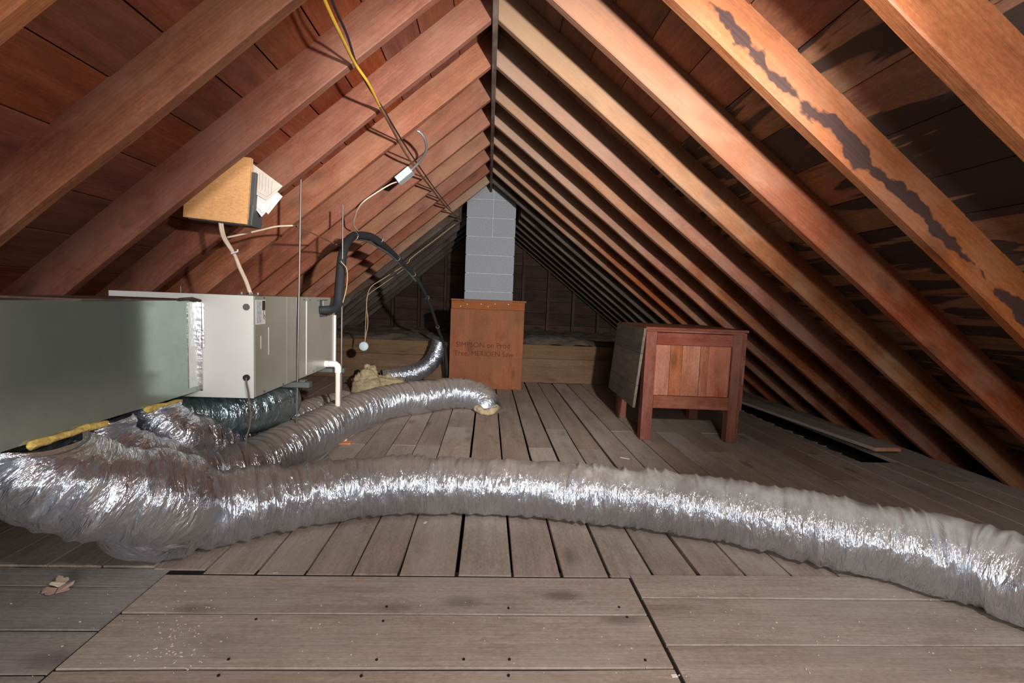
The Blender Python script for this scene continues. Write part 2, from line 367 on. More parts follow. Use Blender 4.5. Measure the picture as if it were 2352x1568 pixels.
M['fibre_yellow'] = plain('yellow glass fibre', (.68, .5, .14), .95, 0, .3, 60, bump=1.0, bscale=120)
M['fibre_tan'] = plain('tan glass fibre', (.4, .32, .19), .95, 0, .3, 40, bump=1.0, bscale=80)
M['fibre_grey'] = plain('grey loose fill', (.16, .12, .09), 1.0, 0, .35, 25, bump=1.0, bscale=50)
def block_mat():
    m, nt, b = nmat('concrete block')
    tc = N(nt, 'ShaderNodeTexCoord'); oi = N(nt, 'ShaderNodeObjectInfo')
    n = noise(nt, tc.outputs['Object'], 60, 6, .8); n2 = noise(nt, tc.outputs['Object'], 4, 4, .6)
    c = ramp(nt, n, [(.3, (.26, .285, .325)), (.7, (.42, .445, .485))]); c = mixc(nt, math_(nt, 'MULTIPLY', n2, .35), c, (.4, .38, .36))
    nt.links.new(c, b.inputs['Base Color']); b.inputs['Roughness'].default_value = .95
    bp = N(nt, 'ShaderNodeBump'); bp.inputs['Strength'].default_value = .6; bp.inputs['Distance'].default_value = .004
    nt.links.new(n, bp.inputs['Height']); nt.links.new(bp.outputs[0], b.inputs['Normal']); return m
M['block'] = block_mat()
M['mortar'] = plain('mortar', (.6, .6, .6), .95, 0, .15, 50)

# ------------------------------------------------------------------ roof: rafters, ridge, boards
XR, HZ = -0.0115, 2.032
TL, TR = math.atan(.849), math.atan(.774)
Y0, SP = 2.19, 0.4064
RD = 0.14                      # rafter depth
ceiling = empty('ceiling', (0, 0, 0), kind='structure')
def rafter_mesh(L, th, half, seed, x0=0.0):
    rg = random.Random(seed); mb = MB(); n = 14; c = .004
    for i in range(n+1):
        t = i/n; jw = rg.uniform(-.0015, .0015); jz = rg.uniform(-.0025, .0025); cy = rg.uniform(-.001, .001)
        ring = [(-half+c, 0), (half-c, 0), (half, c), (half, RD-c), (half-c, RD), (-half+c, RD), (-half, RD-c), (-half, c)]
        for (y, z) in ring:
            xs = x0 - z*math.tan(th) if i == 0 else x0+(L-x0)*t
            zz = z + (jz if z < .05 else 0)
            mb.v.append((xs, y*(1+jw/half)+cy, zz))
    for i in range(n):
        for k in range(8):
            mb.f.append((i*8+k, i*8+(k+1) % 8, (i+1)*8+(k+1) % 8, (i+1)*8+k))
    mb.f.append(tuple(reversed(range(8)))); mb.f.append(tuple(n*8+k for k in range(8)))
    return mb
def side_frame(s):
    th = TL if s < 0 else TR
    d = Vector((s*math.cos(th), 0, -math.sin(th))); nrm = Vector((s*math.sin(th), 0, math.cos(th)))
    return th, d, nrm
for s in (-1, 1):
    th, d, nrm = side_frame(s)
    for k in range(-10, 14):
        Yc = Y0 + k*SP + (0 if k > -3 else 0)
        xs = 0.0
        if k in (8, 9): xs = .33/math.cos(th)
        half = .0205 if k != -3 or s < 0 else .021
        if s < 0: mat = M['rafter_warm_lit'] if k == -3 else (M['rafter_red'] if k < 7 else M['rafter_ridge_lit'] if k < 8 else M['rafter_grey'])
        else: mat = M['rafter_warm_lit'] if k <= -3 else M['rafter_stained'] if k == -2 else M['rafter_ridge_lit'] if k < 7 else M['rafter_grey']
        mb = rafter_mesh(3.62 if s > 0 else 3.5, th, half, k*2+s, xs)
        yv = Vector((0, 1, 0)); xv = d; zv = nrm
        if xv.cross(yv).dot(zv) < 0: yv = -yv
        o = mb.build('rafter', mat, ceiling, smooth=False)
        tw = random.Random(k*31+s).uniform(-.004, .004)
        o.matrix_local = frame((XR+s*.0125, Yc, HZ), (xv+Vector((0, tw, 0))).normalized(), yv, zv)
mb = MB().box((-2.8, -.0125, 0), (7.68, .0125, .2), .002)
o = mb.build('ridge_board', M['ridge'], ceiling); o.matrix_local = frame((XR, 0, HZ-.012), (0, 1, 0), (-1, 0, 0), (0, 0, 1))

def courses(known, lo, hi, step):
    u = list(known)
    while u[0] > lo: u.insert(0, u[0]-step)
    while u[-1] < hi: u.append(u[-1]+step)
    return u
for s in (-1, 1):
    th, d, nrm = side_frame(s)
    U = courses([.858, 1.015, 1.2, 1.4, 1.593], .0, 3.6, .186) if s < 0 else courses([.785, .968, 1.147, 1.327, 1.51, 1.662], .0, 3.6, .18)
    gap = .0045 if s < 0 else .0022
    org = Vector((0, 0, 0))
    for i in range(len(U)-1):
        rg = random.Random(i*7+s*3)
        ks = sorted(rg.sample(range(-7, 12), 3)); ys = [-2.8] + [Y0+q*SP for q in ks] + [7.66]
        while len(ys) > 2 and min(b-a for a, b in zip(ys, ys[1:])) < .8:
            j = [b-a for a, b in zip(ys, ys[1:])]; q = j.index(min(j)); ys.pop(q if q > 0 else 1)
        for a, bb in zip(ys, ys[1:]):
            w = U[i+1]-U[i]-gap; Lb = bb-a-.003
            if s > 0 and U[i] > .95 and a < 2.6: mat = M['roof_stained']
            elif s > 0: mat = M['roof_dark']
            else: mat = M['roof'] if U[i] < 2.0 else M['roof_dark'] if rg.random() < .3 else M['roof']
            p = Vector((XR, 0, HZ)) + d*U[i] + nrm*(RD+rg.uniform(0, .003)) + Vector((0, a, 0)) - Vector((0, 0, 0))
            # u was measured horizontally from x=0 along the slope
            mbx = MB().box((0, 0, 0), (Lb, w, .02), .0015)
            yv = d; zv = Vector((0, 1, 0)).cross(yv)
            if zv.dot(nrm) < 0:
                mbx = MB().box((0, 0, -.02), (Lb, w, 0), .0015)
            o = mbx.build('roof_board', mat, ceiling); o.matrix_local = frame(p, (0, 1, 0), yv, zv)
    q = Vector((XR, 0, HZ)) + nrm*(RD+.026)
    mf = MB(); A = q + Vector((0, -2.85, 0)) - d*.16; B = q + Vector((0, 7.7, 0)) - d*.16
    v = [A, B, B+d*4.1, A+d*4.1]; v2 = [p+nrm*.01 for p in v]
    mf.add(v+v2, [(0, 1, 2, 3), (7, 6, 5, 4), (0, 4, 5, 1), (1, 5, 6, 2), (2, 6, 7, 3), (3, 7, 4, 0)])
    mf.build('roof_backing', M['felt'], ceiling)  # backing added over the roof boards to block world light

# ------------------------------------------------------------------ floor
floor = empty('floor', (0, 0, 0), kind='structure')
MB().box((-3.2, -2.8, -.16), (3.4, 7.7, -.12)).build('ceiling_lath', M['void'], floor)
def plank(x0, x1, y0, y1, along, mat, z=0.0, th=.02, ch=.0018, ends=None):
    """a floor board; local x runs along its length"""
    rg = random.Random(int(x0*1000)+int(y0*777)); z += rg.uniform(-.0012, .0012)
    if along == 'y':
        Lb, W = y1-y0, x1-x0; Mx = frame((x1, y0, z-th), (0, 1, 0), (-1, 0, 0), (0, 0, 1))
    else:
        Lb, W = x1-x0, y1-y0; Mx = frame((x0, y0, z-th), (1, 0, 0), (0, 1, 0), (0, 0, 1))
    n = max(2, min(8, int(Lb/.25))); mb = MB(); c = ch
    for i in range(n+1):
        x = Lb*i/n; ja = rg.uniform(-.0012, .0012); jb = rg.uniform(-.0012, .0012); jz = rg.uniform(-.0008, .0008)
        for (y, zz) in [(0, 0), (W, 0), (W, th-c), (W-c, th), (c, th), (0, th-c)]:
            yy = y + (ja if y < W/2 else jb); mb.v.append((x, yy, zz+(jz if zz > 0 else 0)))
    for i in range(n):
        for k in range(6): mb.f.append((i*6+k, i*6+(k+1) % 6, (i+1)*6+(k+1) % 6, (i+1)*6+k))
    mb.f.append(tuple(reversed(range(6)))); mb.f.append(tuple(n*6+k for k in range(6)))
    o = mb.build('plank', mat, floor); o.matrix_local = Mx
    return o
# long planks running away from the camera
EX = [-.80, -.65, -.508, -.372, -.237, -.061, .104, .255, .402, .537, .686, .834, .981]
while EX[0] > -2.6: EX.insert(0, EX[0]-.152)
while EX[-1] < 2.65: EX.append(EX[-1]+.152)
for i in range(len(EX)-1):
    x0, x1 = EX[i], EX[i+1]; rg = random.Random(i*5+1)
    g = {-.061: .010, .104: .007, .255: .008, .402: .009, .686: .012, .834: .006}.get(round(EX[i+1], 3), .004)
    ys = 1.372 if x0 > .45 else 1.362
    if x1 < -.93: ys = 1.394
    if -.93 <= x1 < -.7: ys = 1.38
    hole = 2.15 < x0 < 2.3
    if 2.0 < x0 < 2.1:
        plank(x0+.002, x1-g, ys, 2.5, 'y', M['plank']); plank(x0+.002, 2.115, 2.502, 4.348, 'y', M['plank_dimmed']); plank(x0+.002, x1-g, 4.35, 4.79, 'y', M['plank_dimmed']); continue
    if hole:
        plank(x0+.002, x1-g, ys, 2.5, 'y', M['plank']); plank(x0+.002, x1-g, 4.35, 4.79, 'y', M['plank_dimmed'])
        continue
    cut = Y0 + rg.choice([0, 0, 1, 1, 2])*SP + .02
    near = M['plank']
    if cut - ys > .6 and rg.random() < .9:
        plank(x0+.002, x1-g, ys, cut-.002, 'y', near); plank(x0+.002, x1-g, cut, 4.79, 'y', M['plank_dimmed'])
    else: plank(x0+.002, x1-g, ys, 4.79, 'y', near)
# wide boards across the front
def cross(x0, x1, edges, mat, z=0):
    for a, b_ in zip(edges, edges[1:]): plank(x0, x1, a+.0022, b_-.0028, 'x', mat, z, ch=.0015)
cross(-.895, .452, [-2.4, -2.2, -2.0, -1.8, -1.6, -1.42, -1.24, -1.06, -.88, -.7, -.52, -.34, -.16, .01, .2, .39, .6, .815, .998, 1.181, 1.353], M['board'])
cross(.462, 1.9, [-.9, -.7, -.5, -.3, -.1, .1, .3, .5, .7, .885, 1.068, 1.252, 1.368], M['board'], .003)
cross(1.905, 2.64, [-.9, -.7, -.5, -.3, -.1, .1, .3, .5, .7, .885, 1.068, 1.252, 1.368], M['board'], .001)
cross(-2.5, -.903, [-.9, -.7, -.5, -.3, -.1, .1, .3, .48, .65, .815, .985, 1.12, 1.293, 1.388], M['board_grey'], -.001)
o = MB().box((-2.6, -2.4, -.03), (2.65, 1.385, -.0045)).build('joint_dirt', M['void'], floor); o['kind'] = 'stuff'
# nails in the boards
nb = MB()
for (px, py) in [(588, 1423), (880, 1427), (865, 1516), (1170, 1515), (1168, 1397), (888, 1394), (525, 1515), (502, 1552), (830, 1553), (1168, 1552), (1440, 1418), (1482, 1517), (1422, 1395), (1065, 1515)]:
    p = at(px, py, Z=0); nb.tube([(p.x, p.y, .0003), (p.x, p.y, .0028)], .0032, 8)
o = nb.build('nail_head', M['void'], floor); o['kind'] = 'stuff'

# ------------------------------------------------------------------ far gable, low wall, camera-side gable
wall_back = empty('wall_back', (0, 7.62, 0), kind='structure')
def gable(parent, y, mat, s=1, lo=-.1, hole=None):
    z = lo; i = 0
    while z < 2.1:
        xl = -(HZ+.2-z)/math.tan(TL); xr = (HZ+.2-z)/math.tan(TR)
        MB().box((0, -.01, .002), (xr-xl, .01, .183), .001).build('siding_board', mat, parent, loc=(xl, y-parent.location.y, z))
        z += .187; i += 1
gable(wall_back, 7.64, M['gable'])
def backing(parent, y):
    q = [(-2.9, y, -.3), (3.2, y, -.3), (0, y, 2.42)]; q2 = [(a, b_+.02, c) for a, b_, c in q]
    v = [(a, b_-parent.location.y, c) for a, b_, c in q+q2]
    MB().add(v, [(0, 1, 2), (5, 4, 3), (0, 3, 4, 1), (1, 4, 5, 2), (2, 5, 3, 0)]).build('gable_backing', M['felt'], parent)  # sheet added behind the siding so world light stays out of the gaps
backing(wall_back, 7.655)
for j in range(-6, 7):
    x = .545 + j*.4064; h = HZ+.1-abs(x)*(.849 if x < 0 else .774)
    if h > .5:
        o = MB().box((0, -.02, -.045), (h, .02, .045), .002).build('stud', M['gable'], parent=wall_back)
        o.matrix_local = frame((x, -.05, -.0), (0, 0, 1), (1, 0, 0), (0, 1, 0))
wall_front = empty('wall_front', (0, -2.82, 0), kind='structure')
gable(wall_front, -2.82, M['gable']); backing(wall_front, -2.86)
knee = empty('wall_knee', (0, 4.8, 0), kind='structure')
for (z0, z1, xl, xr) in [(0, .248, -2.05, 2.35), (.251, .39, -1.93, 2.1)]:
    MB().box((0, -.01, 0), (xr-xl, .01, z1-z0), .0015).build('board', M['knee'], knee, loc=(xl, .012 if z0 == 0 else .008, z0))

def val_noise(nu, nv, gu, gv, rg):
    """smooth periodic-in-v noise on an nu x nv grid from a gu x gv lattice"""
    G = rg.random((gu+3, gv)); u = np.linspace(0, gu, nu); v = np.linspace(0, gv, nv, endpoint=False)
    iu = np.floor(u).astype(int); fu = u-iu; fu = fu*fu*(3-2*fu); iv = np.floor(v).astype(int); fv = v-iv; fv = fv*fv*(3-2*fv)
    a = G[iu][:, iv % gv]; b_ = G[iu+1][:, iv % gv]; c = G[iu][:, (iv+1) % gv]; d_ = G[iu+1][:, (iv+1) % gv]
    return (a*(1-fu)[:, None]+b_*fu[:, None])*(1-fv)[None]+(c*(1-fu)[:, None]+d_*fu[:, None])*fv[None]

def grid_mesh(name, V, mat, parent=None, close_v=False, uv=None, smooth=True):
    nu, nv = V.shape[:2]
    I = np.arange(nu*nv).reshape(nu, nv)
    if close_v: a = I[:-1]; b_ = I[1:]; F = np.stack([a, np.roll(a, -1, 1), np.roll(b_, -1, 1), b_], -1).reshape(-1, 4)
    else: F = np.stack([I[:-1, :-1], I[:-1, 1:], I[1:, 1:], I[1:, :-1]], -1).reshape(-1, 4)
    me = bpy.data.meshes.new(name); me.vertices.add(nu*nv); me.vertices.foreach_set('co', V.reshape(-1))
    me.loops.add(F.size); me.loops.foreach_set('vertex_index', F.reshape(-1))
    me.polygons.add(len(F)); me.polygons.foreach_set('loop_start', np.arange(0, F.size, 4)); me.polygons.foreach_set('loop_total', np.full(len(F), 4))
    me.update(calc_edges=True)
    if uv is not None:
        l = me.uv_layers.new(name='UVMap'); UV = uv.reshape(-1, 2)[F]
        if close_v:
            vmax = uv[:, :, 1].max()+uv[0, 1, 1]
            w = UV[:, :, 1].max(1)-UV[:, :, 1].min(1) > vmax*.5
            for q in range(4):
                sel = w & (UV[:, q, 1] < vmax*.25); UV[sel, q, 1] += vmax
        l.data.foreach_set('uv', UV.reshape(-1))
    me.polygons.foreach_set('use_smooth', np.full(len(F), smooth))
    me.materials.append(mat); me.validate()
    o = bpy.data.objects.new(name, me); COL.objects.link(o)
    if parent is not None: o.parent = parent
    return o

# loose fill behind the low wall
nx, ny = 150, 60
gx = np.linspace(-2.2, 2.35, nx); gy = np.linspace(4.83, 7.58, ny); GX, GY = np.meshgrid(gx, gy, indexing='ij')
hz_ = .36 + .09*np.exp(-((GX-.75)/.45)**2-((GY-5.3)/.5)**2) + .05*np.exp(-((GX+1.0)/.5)**2-((GY-5.4)/.5)**2) + .05*val_noise(nx, ny, 30, 16, RNG) + .02*val_noise(nx, ny, 75, 30, RNG) - .03
tag(grid_mesh('loose_insulation', np.stack([GX, GY, hz_], -1), M['fibre_grey']), 'grey brown loose fill insulation heaped behind the low far wall', 'insulation', kind='stuff')

# ------------------------------------------------------------------ chimney
ch = empty('chimney', (0, 5.42, 0), label='grey concrete block chimney rising to the ridge at the far end', cat='chimney')
JZ = [0, .103, .307, .511, .714, .918, 1.122, 1.325, 1.53, 1.738, 1.942, 2.145, 2.35]
MB().box((-.262, .01, 0), (.267, .53, 2.35)).build('mortar_core', M['mortar'], ch)
for i in range(len(JZ)-1):
    z0, z1 = JZ[i]+.004, JZ[i+1]-.004
    if i >= 8: segs = [(-.272, .02), (.027, .277)]
    else: segs = [(-.272, .277)]
    for a, b_ in segs: MB().box((a, 0, z0), (b_, .19, z1), .003).build('block', M['block'], ch)
    MB().box((-.272, .2, z0), (-.08, .54, z1), .003).build('block', M['block'], ch)
    MB().box((.085, .2, z0), (.277, .54, z1), .003).build('block', M['block'], ch)

# ------------------------------------------------------------------ plywood enclosure before the chimney
pb = empty('plywood_box', (0, 4.38, 0), label='red brown plywood box with faded stamped lettering before the chimney', cat='box')
o = MB().box((0, 0, -.336), (.735, .012, .338), .001).build('front_panel', M['ply'], pb); o.matrix_local = frame((0, 0, 0), (0, 0, 1), (0, 1, 0), (-1, 0, 0))
for x in (-.334, .326):
    MB().box((x, .014, 0), (x+.012, .6, .80), .001).build('side_panel', M['ply'], pb)
MB().box((-.334, -.004, .737), (.338, .012, .808), .001).build('top_rail', M['ply'], pb)
MB().box((-.338, -.012, .810), (.352, .6, .826), .002).build('lid', M['ply'], pb)
def text(body, size, mat, parent, Mx, name='stamped_lettering', sx=1.0):
    c = bpy.data.curves.new(name, 'FONT'); c.body = body; c.size = size; c.materials.append(mat); c.align_x = 'LEFT'; c.extrude = .0003
    t = bpy.data.objects.new('t', c); COL.objects.link(t); bpy.context.view_layer.update()
    me = bpy.data.meshes.new_from_object(t.evaluated_get(bpy.context.evaluated_depsgraph_get())); bpy.data.objects.remove(t)
    o = bpy.data.objects.new(name, me); COL.objects.link(o); o.parent = parent; o['kind'] = 'stuff'
    o.matrix_local = Mx @ Matrix.Diagonal((sx, 1, 1, 1)); return o
text('SIMPSON on Prod', .066, M['ink_dark'], pb, frame((-.285, -.0006, .385), (1, 0, 0), (0, 0, 1), (0, -1, 0)), sx=1.0)
text('Tree. MERIDEN Saw', .066, M['ink_dark'], pb, frame((-.30, -.0006, .305), (1, 0, 0), (0, 0, 1), (0, -1, 0)), sx=.98)
for (px, py) in [(1058, 703), (1073, 698), (1105, 698), (1121, 704), (1137, 698), (1168, 699)]:
    p = at(px, py, Y=4.37); MB().tube([(p.x, -.0042, p.z), (p.x, -.008, p.z)], .004, 8).build('nail', M['paper'], pb)

# ------------------------------------------------------------------ wooden crate on legs
ang = math.radians(-2.0)
cr = empty('wooden_crate', (.965, 2.83, 0), label='square boxy wooden crate standing on four legs to the right', cat='crate')
cr.rotation_euler = (0, 0, ang)
W, D, HT = .60, .66, .70
def post(x, y, top, name='leg', mat='crate'):
    o = MB().box((0, 0, 0), (top, .066, .066), .002).build(name, M[mat], cr); o.matrix_local = frame((x+.066, y, 0), (0, 0, 1), (0, 1, 0), (-1, 0, 0)); return o
post(0, 0, HT-.015); post(W-.066, 0, HT-.015); post(0, D-.066, HT-.015); post(W-.066, D-.066, HT-.015)
def rail(x0, x1, y0, y1, z0, z1, name='rail', mat='crate'):
    MB().box((0, 0, 0), (x1-x0, y1-y0, z1-z0), .0015).build(name, M[mat], cr, loc=(x0, y0, z0))
rail(.067, W-.067, .0, .03, .595, .668); rail(.067, W-.067, .0, .03, .203, .28)
rail(.067, W-.067, D-.03, D, .60, .668); rail(.067, W-.067, D-.03, D, .203, .28)
xs = [.067, .16, .235, .345, .395, W-.067]
for a, b_ in zip(xs, xs[1:]):
    o = MB().box((0, 0, 0), (.315, .014, b_-a-.002), .001).build('panel_board', M['crate_panel'], cr); o.matrix_local = frame((b_-.001, .018+random.uniform(-.002, .002), .281), (0, 0, 1), (0, 1, 0), (-1, 0, 0))
    o = MB().box((0, 0, 0), (.32, .014, b_-a-.002), .001).build('panel_board', M['crate_panel'], cr); o.matrix_local = frame((b_-.001, D-.03, .281), (0, 0, 1), (0, 1, 0), (-1, 0, 0))
# sides: right is tight, left is a grey board panel splayed outwards at the foot
for z0, z1 in ((.205, .36), (.362, .52), (.522, .68)):
    o = MB().box((0, 0, 0), (D-.004, z1-z0, .016), .001).build('side_board', M['crate'], cr); o.matrix_local = frame((W+.001, .002, z0), (0, 1, 0), (0, 0, 1), (1, 0, 0))
tilt = math.radians(5)
for z0, z1, mm in ((0, .155, 0), (.157, .35, 0), (.352, .49, 0)):
    zv = Vector((-math.cos(tilt), 0, -math.sin(tilt))); dn = Vector((-math.sin(tilt), 0, -math.cos(tilt)))
    o = MB().box((0, 0, 0), (D+.02, z1-z0, .016), .001).build('side_board', M['crate_grey'], cr)
    p = Vector((-.003, -.01, .69)) + dn*z0; o.matrix_local = frame(p, (0, 1, 0), dn, Vector((0, 1, 0)).cross(dn))
    o['label'] = 'grey side board leaning outwards'
for a, b_ in ((-.012, .16), (.162, .33), (.332, .5), (.502, D+.012)):
    rail(-.008, W+.02, a, b_, .685, .70, 'top_board', 'crate')
rail(0.0, W, -.008, .002, .672, .684, 'trim_strip')
rail(W-.012, W, -.006, -.001, .06, .67, 'edge_strip')

# ------------------------------------------------------------------ loose board by the right eave
A = Vector((2.36, 2.60, .035)); B = Vector((2.27, 4.25, .02))
dv = (B-A).normalized(); wv = Vector((0, 0, 1)).cross(dv).normalized()
o = MB().box((0, -.085, 0), ((B-A).length, .085, .02), .002).build('loose_board', M['plank'])
o.matrix_world = frame(A, dv, wv, dv.cross(wv))
MB().box((0, -.085, 0), (.0015, .085, .02)).build('end_grain', M['scrap'], o, loc=(-.0018, 0, 0))['label'] = 'bright orange sawn end'
tag(o, 'loose weathered plank lying over the floor gap near right rafters', 'plank')
frg = random.Random(5)
# broken splinters along the torn edge of the gap
sp = MB()
for i in range(60):
    y = frg.uniform(2.5, 4.3); x = 2.113 + frg.uniform(-.005, .0)
    l = frg.uniform(.01, .04); sp.add([(x, y, -.001), (x, y+frg.uniform(.01, .05), -.001), (x+l, y+.01, -.004), (x, y, -.012), (x, y+.02, -.012), (x+l*.6, y+.01, -.012)], [(0, 1, 2), (3, 5, 4), (0, 2, 5, 3), (1, 4, 5, 2), (0, 3, 4, 1)])
o = sp.build('splinter', M['plank'], floor); o['kind'] = 'stuff'

# ------------------------------------------------------------------ air handler and trunk duct
AX0, AX1, AY0, AY1, AZ0, AZ1 = -1.385, -.871, 1.816, 2.76, .419, .803
ah = empty('air_handler', (-1.13, 2.28, AZ0), label='pale grey metal air handler cabinet hung on rods over the ducts', cat='air handler')
def ahp(mb, name, mat, lab=None, parent=None):
    o = mb.build(name, mat, parent or ah)
    if parent is None: o.location = (1.13, -2.28, -AZ0)
    if lab: o['label'] = lab
    return o
ahp(MB().box((AX0, AY0+.004, AZ0), (AX1-.002, AY1, AZ1-.002), .002), 'cabinet', M['paint_side'])
ahp(MB().box((AX0, AY0, AZ0-.002), (AX1+.001, AY0+.004, AZ1), .001), 'front_panel', M['paint_front'], 'plain white front panel')
sy = [1.823, 2.105, 2.335, 2.757]
for a, b_ in zip(sy, sy[1:]): ahp(MB().box((AX1-.002, a+.001, AZ0+.001), (AX1+.003, b_-.001, AZ1-.001), .001), 'side_panel', M['paint_side'])
ahp(MB().box((AX1+.003, 2.327, AZ0+.01), (AX1+.005, 2.334, AZ1-.02)), 'edge_flange', M['label_white'])
ahp(MB().box((AX1+.003, AY1-.018, AZ0+.0), (AX1+.012, AY1-.006, AZ1-.1)), 'edge_flange', M['label_white'])
# folded ribs pressed in the side
for (y, z0, z1) in ((1.935, .57, .68), (1.87, .60, .65)):
    ahp(MB().tube([(AX1+.003, y, z0), (AX1+.003, y, z1)], .0025, 8), 'pressed_rib', M['paint_side'])
# labels on the side
st = ahp(MB().box((AX1+.003, 1.83, .695), (AX1+.0042, 1.905, .788)), 'data_label', M['label_white'], 'printed instruction label')
def lay(lo, hi, nm, mt): o = MB().box(lo, hi).build(nm, M[mt], st); return o
lay((AX1+.0042, 1.832, .7), (AX1+.0046, 1.872, .785), 'printed_text', 'label_grey')
lay((AX1+.0042, 1.879, .748), (AX1+.0048, 1.903, .785), 'printed_picture', 'label_dark')
sk = MB()
for a, b_ in [((1.892, .747), (1.887, .734)), ((1.885, .735), (1.893, .729)), ((1.893, .731), (1.902, .724)), ((1.895, .729), (1.898, .712)), ((1.888, .728), (1.888, .716))]:
    sk.tube([(AX1+.0046, *a), (AX1+.0046, *b_)], .0011, 6)
sk.build('printed_figure', M['label_dark'], st)
o = ahp(MB().tube([(at(566, 705, Y=AY0).x, AY0+.001, at(566, 705, Y=AY0).z), (at(566, 705, Y=AY0).x, AY0-.002, at(566, 705, Y=AY0).z)], .0125, 24), 'knockout_plug', M['steel'], 'grey round knockout plug')
GP = at(567, 867, Y=AY0)
o = ahp(MB().tube([(GP.x, AY0+.001, GP.z), (GP.x, AY0-.006, GP.z)], .012, 20), 'grommet', M['black_rubber'], 'black rubber grommet')
for (px, py) in [(606, 684), (698, 688), (712, 689), (730, 690), (738, 691), (747, 690), (607, 898), (650, 882), (720, 852)]:
    p = at(px, py, X=AX1+.004); ahp(MB().tube([(AX1+.002, p.y, p.z), (AX1+.006, p.y, p.z)], .004, 8), 'screw', M['steel'])
# refrigerant connection plate
ahp(MB().box((AX1+.003, 2.50, .70), (AX1+.006, 2.62, .79)), 'connection_plate', M['dark_box'])
ahp(MB().box((AX1+.006, 2.545, .715), (AX1+.009, 2.61, .785)), 'connection_plate', M['paint_side'])
cb = MB(); cp = at(574, 676, Y=1.86)
for dx in (-.03, 0, .03): cb.tube([(cp.x+dx, 1.86, AZ1), (cp.x+dx, 1.86, AZ1+.012)], .007, 8)
cb.box((cp.x-.04, 1.845, AZ1), (cp.x+.04, 1.875, AZ1+.004))
ahp(cb, 'cable_clamp', M['steel'])

TX0, TX1, TZ0, TZ1 = -1.37, -1.066, .442, .779
tr_ = empty('supply_trunk', (-1.2, 1.2, TZ0), label='large galvanised sheet metal trunk duct entering from the left edge', cat='duct')
def trp(mb, name, mat, lab=None):
    o = mb.build(name, mat, tr_, loc=(1.2, -1.2, -TZ0))
    if lab: o['label'] = lab
    return o
trp(MB().box((TX0, -.6, TZ0), (TX1, AY0-.001, TZ1), .0012), 'duct_body', M['galv'])
trp(MB().box((TX0, 1.3, TZ1-.001), (TX1+.006, AY0-.01, TZ1+.004), .001), 'top_flange', M['ridge'], 'brown lipped upper edge')
trp(MB().box((TX1, 1.748, TZ0+.02), (TX1+.0025, AY0-.001, TZ1-.005), .0005).box((TX1, AY0-.0035, TZ0+.0), (TX1+.012, AY0-.001, TZ1-.003)).box((TX1+.01, AY0-.0035, TZ0+.16), (TX1+.02, AY0-.001, TZ1-.01)), 'foil_tape', M['foil_tape'], 'shiny foil tape over the joint')
bb_ = MB().tube([(TX1+.002, 1.70, TZ1+.002), (TX1+.012, 1.76, TZ1+.006), (TX1+.01, AY0-.01, TZ1-.002)], .006, 6)
trp(bb_, 'torn_tape', M['ridge'], 'curled brown tape end')

# hanging hardware
def rod(name, top, bot, r, label):
    pts = [Vector(top).lerp(Vector(bot), i/12) for i in range(13)]
    o = MB().tube(pts, r, 8).build(name, M['steel'], smooth=True); tag(o, label, 'rod', group='threaded hanger rods'); return o
rod('threaded_rod', (-.845, 2.2, 1.32), (-.862, 2.2, .215), .0045, 'long threaded rod hanging in front of the air handler side')
rod('threaded_rod', (-.80, 2.66, 1.3), (-.80, 2.66, .16), .0045, 'threaded rod beside the black pipe at the air handler far end')
rod('threaded_rod', (-1.43, 2.3, .83), (-1.43, 2.3, .3), .0045, 'short rod end showing above the air handler rear left')
rod('threaded_rod', (-.868, 2.215, .80), (-.874, 2.215, .41), .004, 'second rod close behind the long one against the cabinet')
for (y, lab) in ((2.2, 'near steel strut channel under the air handler'), (2.66, 'far steel strut channel under the air handler')):
    st_ = MB().box((-1.47, y-.02, AZ0-.028), (-.80 if y < 2.4 else -.78, y+.02, AZ0-.003), .002).box((-.845, y-.014, AZ0-.003), (-.82, y+.014, AZ0+.006), .001)
    tag(st_.build('strut_channel', M['steel_dark']), lab, 'strut', group='strut channels')

# condensate drain
dp = empty('drain_pipe', (-.80, 2.62, 0), label='white plastic drain pipe with elbow running down to the floor', cat='pipe')
def dpp(mb, name, mat): return mb.build(name, mat, dp, smooth=True, loc=(.80, -2.62, 0))
EZ = at(755, 838, Y=2.56).z
px_ = -.80
dpp(MB().tube([(px_, 2.6, .05), (px_, 2.6, EZ-.03)], .0134, 16), 'pipe', M['pvc'])
el = [(px_, 2.6, EZ-.045), (px_, 2.6, EZ-.02), (px_-.004, 2.6, EZ-.008), (px_-.013, 2.6, EZ-.001), (px_-.03, 2.6, EZ), (px_-.045, 2.6, EZ)]
dpp(MB().tube(el, .0175, 16), 'elbow', M['pvc_white'])
dpp(MB().tube([(px_-.04, 2.6, EZ), (AX1, 2.6, EZ)], .0134, 16), 'pipe', M['pvc'])
dpp(MB().tube([(AX1+.024, 2.6, EZ), (AX1+.003, 2.6, EZ)], .0185, 16), 'coupling', M['pvc_white'])
el = [(px_, 2.6, .062), (px_, 2.6, .036), (px_+.003, 2.604, .026), (px_+.012, 2.616, .0195), (px_+.028, 2.64, .0185)]
dpp(MB().tube(el, .0175, 16), 'elbow', M['pvc'])
e2 = at(862, 962, Z=.02)
dpp(MB().tube([(px_+.02, 2.63, .0185), (e2.x, e2.y, .0185)], .0134, 16), 'pipe', M['pvc'])
a_ = at(745, 1022, Z=0); b2 = at(805, 1022, Z=0)
o = MB().box((0, 0, 0), ((b2-a_).length, .045, .011), .001).build('wood_scrap', M['scrap'], loc=(a_.x, a_.y, .001), rot=(0, 0, math.atan2(b2.y-a_.y, b2.x-a_.x)))
tag(o, 'small orange wood shim under the white drain pipe foot', 'wood')

